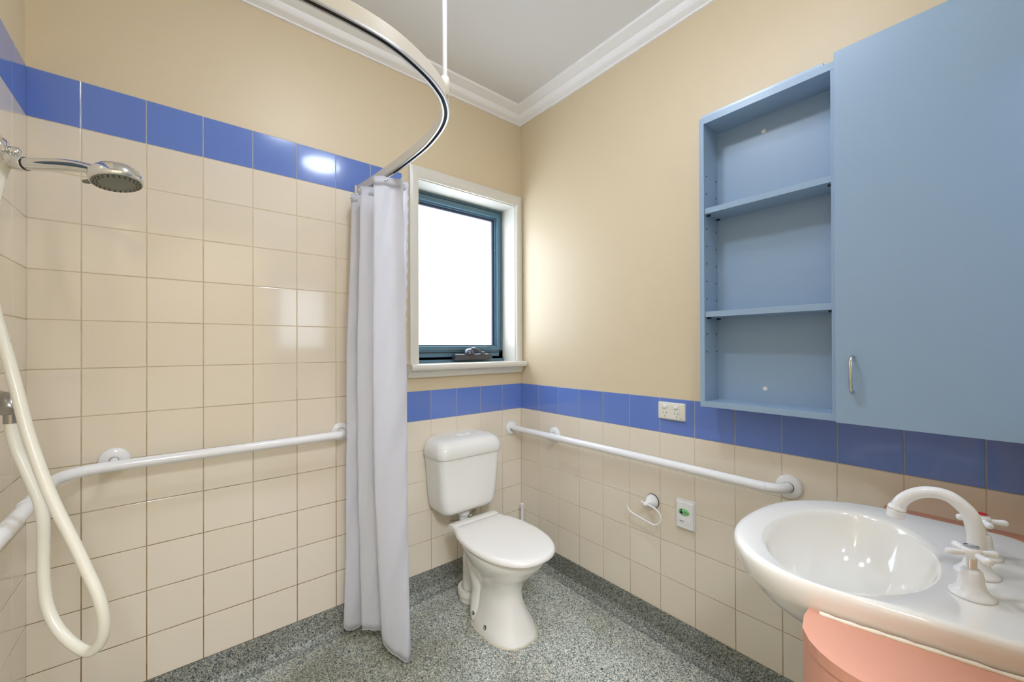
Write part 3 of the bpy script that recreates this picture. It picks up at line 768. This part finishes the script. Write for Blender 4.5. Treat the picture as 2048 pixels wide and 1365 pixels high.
bm = bmesh.new(); rings(bm, [[(CX - .018 + x, -.085 + y, z) for x, y in rrect(w_, .020, .0095, 5)] for w_, z in ((.040, .6762), (.039, .6785))]); obj('button_cap', bm, M['white_plastic'], bt, smooth=40)
bm = bmesh.new(); lathe(bm, (TX, -.105, .20), [(.021, 0), (.021, .075), (.030, .078), (.030, .100), (.026, .104), (.026, .116)], n=20)
obj('flush_pipe', bm, M['white_plastic'], ci, smooth=35)
bm = bmesh.new(); tube(bm, spline([(TX+.100, -.060, .312), (TX+.102, -.060, .285), (TX+.095, -.058, .255), (TX+.07, -.052, .232), (TX+.03, -.045, .222), (TX+.0, -.030, .215), (TX-.01, -.001, .21)], 6), .0075, n=14)
tag(obj('water_hose', bm, M['brushed'], smooth=60), 'braided metal water hose curving under the cistern', 'hose')

# toilet brush behind the pan
tb = thing('toilet_brush', 'white toilet brush standing in the corner behind the toilet', 'toilet brush', (-.052, -.070, FL))
bm = bmesh.new(); lathe(bm, (-.056, -.072, FL+.001), [(.046, 0), (.050, .004), (.046, .05), (.042, .10), (.043, .106), (.036, .107), (.035, .03)], n=28); obj('holder', bm, M['white_plastic'], tb, smooth=40)
bm = bmesh.new(); lathe(bm, (-.052, -.068, FL+.05), [(.014, 0), (.034, .01), (.034, .045), (.010, .055), (.0082, .06), (.0076, .20), (.0076, .240), (.0095, .262), (.0098, .268), (.004, .272)], n=18); obj('handle', bm, M['white_plastic'], tb, smooth=50)

# ------------------------------------------------------------------ toilet roll holder
rh = thing('toilet_roll_holder', 'empty white toilet roll holder with open wire loop on the right wall', 'toilet roll holder', (0, -.866, .45))
bm = bmesh.new(); lathe(bm, (0, -.866, .450), [(.030, 0), (.0305, .002), (.029, .0045)], axis=(-1, 0, 0), n=36); obj('suction_ring', bm, M['black'], rh, smooth=40)
bm = bmesh.new(); lathe(bm, (0, -.866, .450), [(.0285, .003), (.029, .006), (.0275, .013), (.023, .024), (.016, .034), (.0115, .043), (.0095, .052), (.0088, .060), (.006, .0645), (.002, .066)], axis=(-1, 0, 0), n=36); obj('cup', bm, M['white_coat'], rh, smooth=60)
bm = bmesh.new(); tube(bm, spline([(-.056, -.846, .4555), (-.056, -.866, .4525), (-.056, -.876, .451), (-.056, -.895, .4485), (-.056, -.910, .444), (-.056, -.927, .434), (-.056, -.9355, .418), (-.056, -.9345, .400), (-.056, -.924, .385), (-.056, -.909, .3765), (-.056, -.891, .3765), (-.056, -.841, .385), (-.056, -.801, .393), (-.056, -.785, .402), (-.056, -.777, .414), (-.056, -.778, .424)], 6), .0031, n=12)
obj('wire_loop', bm, M['white_coat'], rh, smooth=60)

# ------------------------------------------------------------------ call button plate
R90 = (math.radians(90), 0, math.radians(-90))
def plate(parent, name, yc, zc, wy, hz, r, layers, m_):
    """layers = [(shrink, x)] from the wall out"""
    bm = bmesh.new()
    rings(bm, [[(-x, yc + a, zc + b) for a, b in rrect(wy-2*s, hz-2*s, max(r-s, .0008), 5)] for s, x in layers])
    return obj(name, bm, m_, parent, smooth=35)
cp = thing('call_button', 'white nurse call plate with green oval button on the right wall', 'call button', (0, -1.014, .439))
plate(cp, 'back_plate', -1.014, .439, .079, .118, .005, [(0, 0), (0, .006), (.0015, .0085)], M['white_plastic'])
fp = plate(cp, 'front_plate', -1.015, .439, .072, .108, .004, [(0, .007), (0, .012), (.004, .0165)], M['white_plastic'])
plate(fp, 'inner_panel', -1.0135, .438, .055, .072, .004, [(0, .016), (0, .0172), (.0004, .0176)], M['white_plastic'])
def oval(parent, name, yc, zc, a, b, x0, x1, m_):
    bm = bmesh.new(); rings(bm, [[(-x, yc + a*s*math.cos(t), zc + b*s*math.sin(t)) for t in [2*math.pi*k/36 for k in range(36)]] for s, x in ((1, x0), (.99, x1-.0004), (.95, x1))])
    return obj(name, bm, m_, parent, smooth=40)
oval(fp, 'button_rim', -1.0135, .4525, .0245, .0160, .0174, .0183, M['white_plastic'])
ob = oval(fp, 'call_oval', -1.0135, .4525, .0228, .0143, .0180, .0192, M['green'])
bm = bmesh.new(); lathe(bm, (-.0190, -1.003, .4590), [(.0036, 0), (.0036, .0006)], axis=(-1, 0, 0), n=16)
rings(bm, [[(-x, -1.003 + a*s, .4490 + b*s) for a, b in ((-.0062, -.0045), (.0062, -.0045), (.0060, .001), (.0042, .004), (.0020, .0055), (-.0020, .0055), (-.0042, .004), (-.0060, .001))] for s, x in ((1, .0190), (1, .0196))])
obj('person_symbol', bm, M['black'], fp)
text('call_lettering', 'CALL', .0078, M['black'], fp, (-.0194, -1.0215, .4520), R90)
oval(fp, 'cancel_rim', -1.003, .4155, .0118, .0072, .0174, .0180, M['brushed'])
oval(fp, 'cancel_oval', -1.003, .4155, .0108, .0064, .0176, .0186, M['white_plastic'])
text('cancel_lettering', 'CANCEL', .0046, M['black'], fp, (-.0189, -1.003, .4155), R90)
oval(fp, 'lamp_dot', -1.030, .4170, .0058, .0058, .0174, .0181, M['white_plastic'])
oval(fp, 'lamp_dot', -1.030, .4170, .0038, .0038, .0178, .0186, M['white_coat'])

# ------------------------------------------------------------------ power outlet
po = thing('power_outlet', 'cream double power outlet on the blue tile band', 'power outlet', (0, -.957, .846))
plate(po, 'cover_plate', -.957, .846, .117, .071, .005, [(0, 0), (0, .006), (.001, .009), (.005, .0115)], M['cream_plastic'])
ip = plate(po, 'inner_plate', -.9545, .8445, .076, .057, .004, [(0, .011), (0, .0124), (.0006, .0130)], M['cream_plastic'])
for yc in (-.929, -.979):
    bm = bmesh.new(); rings(bm, [[(-x, yc + a, .8640 + b) for a, b in rrect(.017-2*s, .0125-2*s, .0045, 4)] for s, x in ((-.001, .0125), (0, .0165), (.0015, .0185))])
    obj('switch_rocker', bm, M['white_plastic'], ip, smooth=40)
    for dy, dz, ang in ((.0068, 0, -30), (-.0068, 0, 30), (0, -.0135, 0)):
        bm = bmesh.new(); box(bm, -.0001, .0001, -.0011, .0011, -.0032, .0032)
        bmesh.ops.rotate(bm, cent=(0, 0, 0), matrix=Matrix.Rotation(math.radians(ang), 3, 'X'), verts=bm.verts)
        bmesh.ops.translate(bm, vec=(-.0131, yc - .002 + dy, .8385 + dz), verts=bm.verts)
        obj('pin_slot', bm, M['dark'], ip)
bm = bmesh.new()
for dy, w_ in ((0, .0042), (-.0055, .0028), (-.0095, .0016)): box(bm, -.0117, -.0113, -.998+dy-w_/2, -.998+dy+w_/2, .8190, .8204)
om = obj('maker_mark', bm, M['brushed'], po); om['kind'] = 'stuff'

# ------------------------------------------------------------------ wall cabinet
cb = thing('wall_cabinet', 'blue wall cabinet with open shelves on the left and one wide door', 'cabinet', (-.06, -1.50, .897))
D = .12; cy0, cy1 = -1.1305, -1.872; zb_, zt_ = .897, 1.930; pt = .0165; dv = -1.523
obj('side_panel', B(-D, -.0055, cy0-pt, cy0, zb_, zt_, bev=.0006), M['cab'], cb)
obj('side_panel', B(-D, -.0055, cy1, cy1+pt, zb_, zt_, bev=.0006), M['cab'], cb)
obj('divider', B(-D+.001, -.0055, dv-pt+.008, dv+.012, zb_+.018, zt_-.020, bev=.0006), M['cab'], cb)
obj('bottom_panel', B(-D, -.0055, cy1+pt, cy0-pt, zb_, zb_+.0195, bev=.0006), M['cab'], cb)
obj('top_panel', B(-D, -.0055, cy1+pt, cy0-pt, zt_-.0225, zt_, bev=.0006), M['cab'], cb)
obj('top_cap', B(-D, -.0055, dv+.028, cy0-.010, zt_-.0005, zt_+.008, bev=.0004), M['cab_edge'], cb, label='pale edge strip')
obj('back_panel', B(-.0115, -.005, cy1+pt, cy0-pt, zb_+.018, zt_-.020), M['cab'], cb)
for zz in (1.586, 1.217):
    sf = obj('shelf', B(-.1155, -.0118, dv+.0125, cy0-pt-.0008, zz, zz+.0195, bev=.0006), M['cab'], cb)
    for xx, yy in ((-.096, cy0-pt-.005), (-.020, cy0-pt-.005), (-.096, dv+.017), (-.020, dv+.017)):
        bm = bmesh.new(); lathe(bm, (xx, yy+.005*(1 if yy > -1.3 else -1), zz-.0030), [(.0033, 0), (.0033, .012)], axis=(0, -1 if yy > -1.3 else 1, 0), n=10)
        obj('shelf_peg', bm, M['black'], sf)
bm = bmesh.new()
for xx in (-.1005, -.0245):
    for k in range(11):
        zz = 1.0935 + .0635*k if False else 1.0935 + .0632*k
        if abs(zz-1.22) < .02 or abs(zz-1.60) < .02 or zz > 1.75: continue
        lathe(bm, (xx, cy0-pt+.0002, zz-.0), [(.0034, 0), (.0034, .0006)], axis=(0, -1, 0), n=10)
ph = obj('peg_holes', bm, M['dark'], cb); ph['kind'] = 'stuff'
for zz in (1.854, .966):
    bm = bmesh.new(); lathe(bm, (-.0112, -1.303, zz), [(.0072, 0), (.0072, .0012), (.006, .0018)], axis=(-1, 0, 0), n=18)
    obj('screw_cap', bm, M['white_plastic'], cb, smooth=40)
bm = bmesh.new(); lathe(bm, (-.085, -1.317, zb_+.0194), [(.0018, 0), (.0018, .0004)], n=8); obj('screw_hole', bm, M['dark'], cb)
dr = obj('door', B(-D-.0185, -D-.001, -1.872, dv, .896, 1.9435, bev=.0008), M['cab'], cb)
bm = bmesh.new(); hx = -D-.0185
tube(bm, spline([(hx+.001, -1.5615, 1.0830), (hx-.012, -1.5615, 1.0825), (hx-.021, -1.5615, 1.0790), (hx-.0265, -1.5615, 1.069), (hx-.0285, -1.5615, 1.050), (hx-.0285, -1.5615, 1.018), (hx-.0265, -1.5615, .999), (hx-.021, -1.5615, .989), (hx-.012, -1.5615, .9855), (hx+.001, -1.5615, .985)], 5), [.0042]*46, n=14, flat=1.15)
obj('door_handle', bm, M['brushed'], dr, smooth=60)

# ------------------------------------------------------------------ vanity and basin
vn = thing('vanity_unit', 'peach laminate vanity unit with rounded corner below the basin', 'vanity', (-.43, -1.74, FL))
VZ = .655
def van_outline(ins=0):
    o_ = [(-.001, -1.606-ins), (-.745, -1.606-ins)]
    r = .105
    for k in range(1, 13):
        a = math.radians(90 + 90*k/12)
        o_.append((-.745 + (r-ins)*math.cos(a), -1.606 - r + (r-ins)*math.sin(a)))
    o_ += [(-.852+ins, -1.78), (-.850+ins, -1.872), (-.001, -1.872)]
    return o_
BC = (-.485, -1.612); BZ = .700
ol = [(-.180, -1.630), (-.186, -1.598), (-.204, -1.556), (-.241, -1.508), (-.294, -1.464), (-.355, -1.437), (-.425, -1.423), (-.490, -1.4190), (-.553, -1.423), (-.611, -1.439), (-.660, -1.467), (-.697, -1.507), (-.7180, -1.555), (-.7230, -1.605), (-.718, -1.655), (-.707, -1.705), (-.694, -1.765), (-.684, -1.815), (-.678, -1.840), (-.664, -1.860), (-.640, -1.868),
      (-.45, -1.868), (-.255, -1.868), (-.215, -1.862), (-.190, -1.845), (-.180, -1.815), (-.180, -1.72), (-.180, -1.630)]
dense = []
for i in range(len(ol)-1):
    straight = i in (20, 21, 25, 26)
    p0, p1, p2, p3 = ol[max(i-1, 0)], ol[i], ol[i+1], ol[min(i+2, len(ol)-1)]
    for s in range(12):
        t = s/12
        if straight: dense.append((p1[0] + (p2[0]-p1[0])*t, p1[1] + (p2[1]-p1[1])*t))
        else: dense.append(tuple(.5*((2*b) + (-a+c)*t + (2*a-5*b+4*c-d_)*t*t + (-a+3*b-3*c+d_)*t**3) for a, b, c, d_ in zip(p0, p1, p2, p3)))
NB = 144
def radial(th):
    dx, dy = math.cos(th), math.sin(th); best = 0
    for (x1, y1), (x2, y2) in zip(dense, dense[1:] + dense[:1]):
        ax, ay, bx, by = x1-BC[0], y1-BC[1], x2-BC[0], y2-BC[1]
        den = dx*(by-ay) - dy*(bx-ax)
        if abs(den) < 1e-12: continue
        t = (ax*(by-ay) - ay*(bx-ax))/den; s = (ax*dy - ay*dx)/den
        if t > 0 and -1e-6 <= s <= 1+1e-6: best = max(best, t)
    return best
TH = [2*math.pi*k/NB for k in range(NB)]
RO = [radial(t) for t in TH]
RB = [1/math.sqrt((math.cos(t)/.212)**2 + (math.sin(t)/.134)**2) for t in TH]
def at(rads, z): return [(BC[0] + r*math.cos(t), BC[1] + r*math.sin(t), z) for r, t in zip(rads, TH)]
Rg = []
for s, z in ((.06, .560), (.22, .561), (.42, .567), (.60, .580), (.75, .602), (.86, .630), (.93, .655), (.97, .675), (.99, .688)):
    Rg.append(at([r*s for r in RB], z))
Rg.append(at([r + min(.003, (o_-r)*.12) for r, o_ in zip(RB, RO)], .695))
Rg.append(at([r + min(.010, (o_-r)*.30) for r, o_ in zip(RB, RO)], .6985))
Rg.append(at([r + (o_-r)*.62 for r, o_ in zip(RB, RO)], BZ-.0005))
Rg.append(at([max(o_-.016, r+(o_-r)*.72) for r, o_ in zip(RB, RO)], BZ+.0008))
Rg.append(at([max(o_-.008, r+(o_-r)*.85) for r, o_ in zip(RB, RO)], BZ+.0002))
Rg.append(at([o_-.0025 for o_ in RO], BZ-.003))
Rg.append(at([o_ for o_ in RO], BZ-.010))
Rg.append(at([o_-.001 for o_ in RO], BZ-.022))
Rg.append(at([o_-.005 for o_ in RO], BZ-.046))
for s, z in ((.945, .640), (.885, .621), (.80, .600), (.68, .578), (.52, .553), (.32, .541), (.08, .538)):
    Rg.append(at([(o_-.005)*s for o_ in RO], z))
cut = [(BC[0] + (o_-.0065)*math.cos(t), BC[1] + (o_-.0065)*math.sin(t)) for o_, t in zip(RO, TH)]
cut = [p_ for p_ in cut if p_[1] < -1.609]
cut.sort(key=lambda p_: (math.atan2(p_[1]-BC[1], p_[0]-BC[0]) + math.pi*1.5) % (2*math.pi))      # from the left side round the back to the right
vo = van_outline(0)
def ray_poly(th, poly, c):
    dx, dy = math.cos(th), math.sin(th); best = 0
    for (x1, y1), (x2, y2) in zip(poly, poly[1:] + poly[:1]):
        ax, ay, bx, by = x1-c[0], y1-c[1], x2-c[0], y2-c[1]
        den = dx*(by-ay) - dy*(bx-ax)
        if abs(den) < 1e-12: continue
        t = (ax*(by-ay) - ay*(bx-ax))/den; s_ = (ax*dy - ay*dx)/den
        if t > 0 and -1e-6 <= s_ <= 1+1e-6: best = max(best, t)
    return best
inner_, outer_ = [], []
cl_, cr_2 = cut[0], cut[-1]
for p_ in [(cl_[0], -1.606)] + cut + [(cr_2[0], -1.606)]:
    c_ = (BC[0], -1.6059)
    th = math.atan2(min(p_[1], -1.6061)-c_[1], p_[0]-c_[0])
    L = ray_poly(th, vo, c_)
    inner_.append((p_[0], min(p_[1], -1.606))); outer_.append((c_[0] + L*math.cos(th), c_[1] + L*math.sin(th)))
bm = bmesh.new()
rings(bm, [[(i_[0], i_[1], VZ-.018), (i_[0], i_[1], VZ), (o_[0], o_[1], VZ), (o_[0], o_[1], VZ-.018)] for i_, o_ in zip(inner_, outer_)])
obj('top_panel', bm, M['peach'], vn)
so_ = [p_ for p_ in van_outline(.0015)[1:-1]]; si_ = [p_ for p_ in van_outline(.0195)[1:-1]]
so_ = [(-.715, so_[0][1])] + so_; si_ = [(-.715, si_[0][1])] + si_
bm = bmesh.new(); rings(bm, [[(x, y, z) for x, y in so_ + si_[::-1]] for z in (FL+.001, VZ-.0185)]); obj('curved_front', bm, M['peach'], vn, smooth=30)
bs = thing('basin', 'white ceramic wall basin with oval bowl set over the peach vanity', 'basin', (BC[0], -1.66, VZ))
bm = bmesh.new(); rings(bm, Rg)
obj('bowl', bm, M['china'], bs, smooth=60)
bm = bmesh.new(); lathe(bm, (BC[0], BC[1], .5595), [(.024, 0), (.024, .003), (.019, .004), (.016, .002), (.003, .0015)], n=28); obj('waste_ring', bm, M['chrome'], bs, smooth=40)
bm = bmesh.new()
sl = [(p_[0]-.0015, p_[1], VZ+.001) for p_ in [(BC[0] + (r+.0005)*math.cos(t), BC[1] + (r+.0005)*math.sin(t)) for r, t in zip(RO, TH)] if p_[1] < -1.612 and p_[0] < -.5 and p_[1] > -1.85]
sl.sort(key=lambda q: -q[1])
tube(bm, sl, [.0036 + .0008*math.sin(k*2.1) for k in range(len(sl))], n=8)
obj('sealant', bm, M['sealant'], bs, smooth=60)
obj('sealant_gap', B(-.708, -.690, -1.611, -1.6045, VZ+.0002, VZ+.012), M['dark'], bs)

def tap(x, y, disc, label, ang):
    t = thing('tap', label, 'tap', (x, y, BZ), 'basin taps')
    bm = bmesh.new(); lathe(bm, (x, y, BZ-.0005), [(.0275, 0), (.0280, .0018), (.0265, .004), (.0215, .008), (.0175, .014), (.0155, .022), (.0145, .032), (.0130, .040), (.0105, .0435), (.0070, .044)], n=32)
    obj('bonnet', bm, M['white_coat'], t, smooth=60)
    bm = bmesh.new(); lathe(bm, (x, y, BZ+.042), [(.0066, 0), (.0066, .022)], n=20); obj('spindle', bm, M['chrome'], t, smooth=40)
    bm = bmesh.new(); lathe(bm, (x, y, BZ+.062), [(.0085, 0), (.0120, .004), (.0125, .012), (.0115, .0155), (.0100, .0165)], n=24)
    for k in range(4):
        a = math.radians(ang + 90*k); c_, s_ = math.cos(a), math.sin(a)
        pp = [(x + c_*r, y + s_*r, BZ+.0695) for r in (.008, .014, .022, .029, .033, .0352)]
        tube(bm, pp, [.0048, .0047, .0052, .0060, .0055, .0028], n=12)
    h = obj('cross_handle', bm, M['white_coat'], t, smooth=60)
    bm = bmesh.new(); lathe(bm, (x, y, BZ+.0782), [(.0100, 0), (.0100, .0022), (.0088, .0030)], n=24); ri = obj('indicator_ring', bm, M['chrome'], h, smooth=40)
    if disc:
        bm = bmesh.new(); lathe(bm, (x, y, BZ+.0808), [(.0085, 0), (.0080, .0016), (.003, .0022)], n=20); obj('indicator_disc', bm, M['red'], h, smooth=40, label='red hot water disc')
    return t
tap(-.556, -1.7885, False, 'white cold basin tap with plain chrome top nearest the camera', 38)
tap(-.352, -1.7950, True, 'white hot basin tap with red disc behind the spout', 20)
ft = thing('basin_spout', 'white curved gooseneck spout between the two basin taps', 'faucet', (-.455, -1.791, BZ))
bm = bmesh.new(); lathe(bm, (-.455, -1.791, BZ-.0005), [(.0290, 0), (.0295, .002), (.0275, .0045), (.0225, .009), (.0180, .015), (.0158, .023), (.0145, .030), (.0130, .033)], n=32)
obj('base', bm, M['white_coat'], ft, smooth=60)
spp = [(-.455, -1.791, .716), (-.455, -1.791, .765), (-.455, -1.788, .787), (-.455, -1.783, .805), (-.455, -1.771, .820), (-.455, -1.758, .8295), (-.455, -1.741, .832), (-.455, -1.723, .828), (-.455, -1.708, .819), (-.455, -1.695, .805), (-.455, -1.687, .788)]
spr = [.0128, .0126, .0122, .0116, .0112, .0108, .0106, .0106, .0108, .0112, .0118]
q = spline([a + (b,) for a, b in zip(spp, spr)], 6)
bm = bmesh.new(); tube(bm, [a[:3] for a in q], [a[3] for a in q], n=24); obj('gooseneck', bm, M['white_coat'], ft, smooth=60)
dn = (Vector((-.455, -1.684, .771)) - Vector((-.455, -1.687, .788))).normalized()
c0 = Vector((-.455, -1.687, .789))
bm = bmesh.new(); lathe(bm, c0, [(.0120, -.004), (.0140, 0), (.0145, .003), (.0138, .004)], axis=dn, n=28); obj('collar', bm, M['white_coat'], ft, smooth=40)
bm = bmesh.new(); lathe(bm, c0 + dn*.0045, [(.0136, 0), (.0144, .001), (.0138, .016), (.0120, .017), (.0110, .012)], axis=dn, n=28); obj('aerator', bm, M['white_coat'], ft, smooth=40)
bm = bmesh.new(); lathe(bm, c0 + dn*.0035, [(.0142, 0), (.0142, .0012)], axis=dn, n=28); obj('seal_ring', bm, M['brushed'], ft)

# ------------------------------------------------------------------ mirror on the near wall and the ceiling lamps (seen only as reflections)
mr_ = thing('mirror', 'frameless wall mirror above the basin, seen only as a reflection in tiles', 'mirror', (-.55, YN, 1.3))
obj('glass', B(-.99, -.12, YN, YN+.004, .93, 1.74, bev=.001), M['mirror'], mr_)
for (lx, ly, r_, lab) in ((-.76, -1.38, .13, 'round opal ceiling light close to the mirror wall'), (-1.08, -.95, .095, 'round opal ceiling light in the middle of the ceiling')):
    t = thing('ceiling_light', lab, 'ceiling light', (lx, ly, ZC), 'ceiling lights')
    bm = bmesh.new(); lathe(bm, (lx, ly, ZC+.001), [(r_+.008, 0), (r_+.010, -.010), (r_+.002, -.018)], n=40); obj('lamp_base', bm, M['white_coat'], t, smooth=40)
    bm = bmesh.new(); lathe(bm, (lx, ly, ZC-.014), [(r_, 0), (r_*.97, -.012), (r_*.80, -.030), (r_*.45, -.042), (.003, -.046)], n=40); obj('diffuser', bm, M['lamp'] if r_ > .1 else M['lamp_strong'], t, smooth=60)
    t['label'] = lab

# ------------------------------------------------------------------ crumbs of dirt on the floor
bm = bmesh.new()
for (x, y, s) in ((-.94, -.088, .005), (-.92, -.096, .004), (-.999, -.080, .005), (-.34, -.856, .006), (-.135, -.926, .0045), (-.31, -.95, .004), (-.147, -.93, .003), (-.43, -.75, .0025), (-.63, -.80, .003)):
    g = bmesh.ops.create_icosphere(bm, subdivisions=1, radius=s)['verts']
    for v in g: v.co = Vector((v.co.x*random.uniform(.7, 1.2) + x, v.co.y*random.uniform(.6, 1.1) + y, v.co.z*.35 + FL + s*.2))
cr_ = tag(obj('dirt_crumbs', bm, M['crumb']), 'dark crumbs of dirt scattered on the speckled floor', 'dirt'); cr_['kind'] = 'stuff'

# ------------------------------------------------------------------ put the finished floor at z = 0
for o in list(S.objects):
    if o.parent is None and o.type in ('MESH', 'EMPTY'):
        o.location.z += ZF
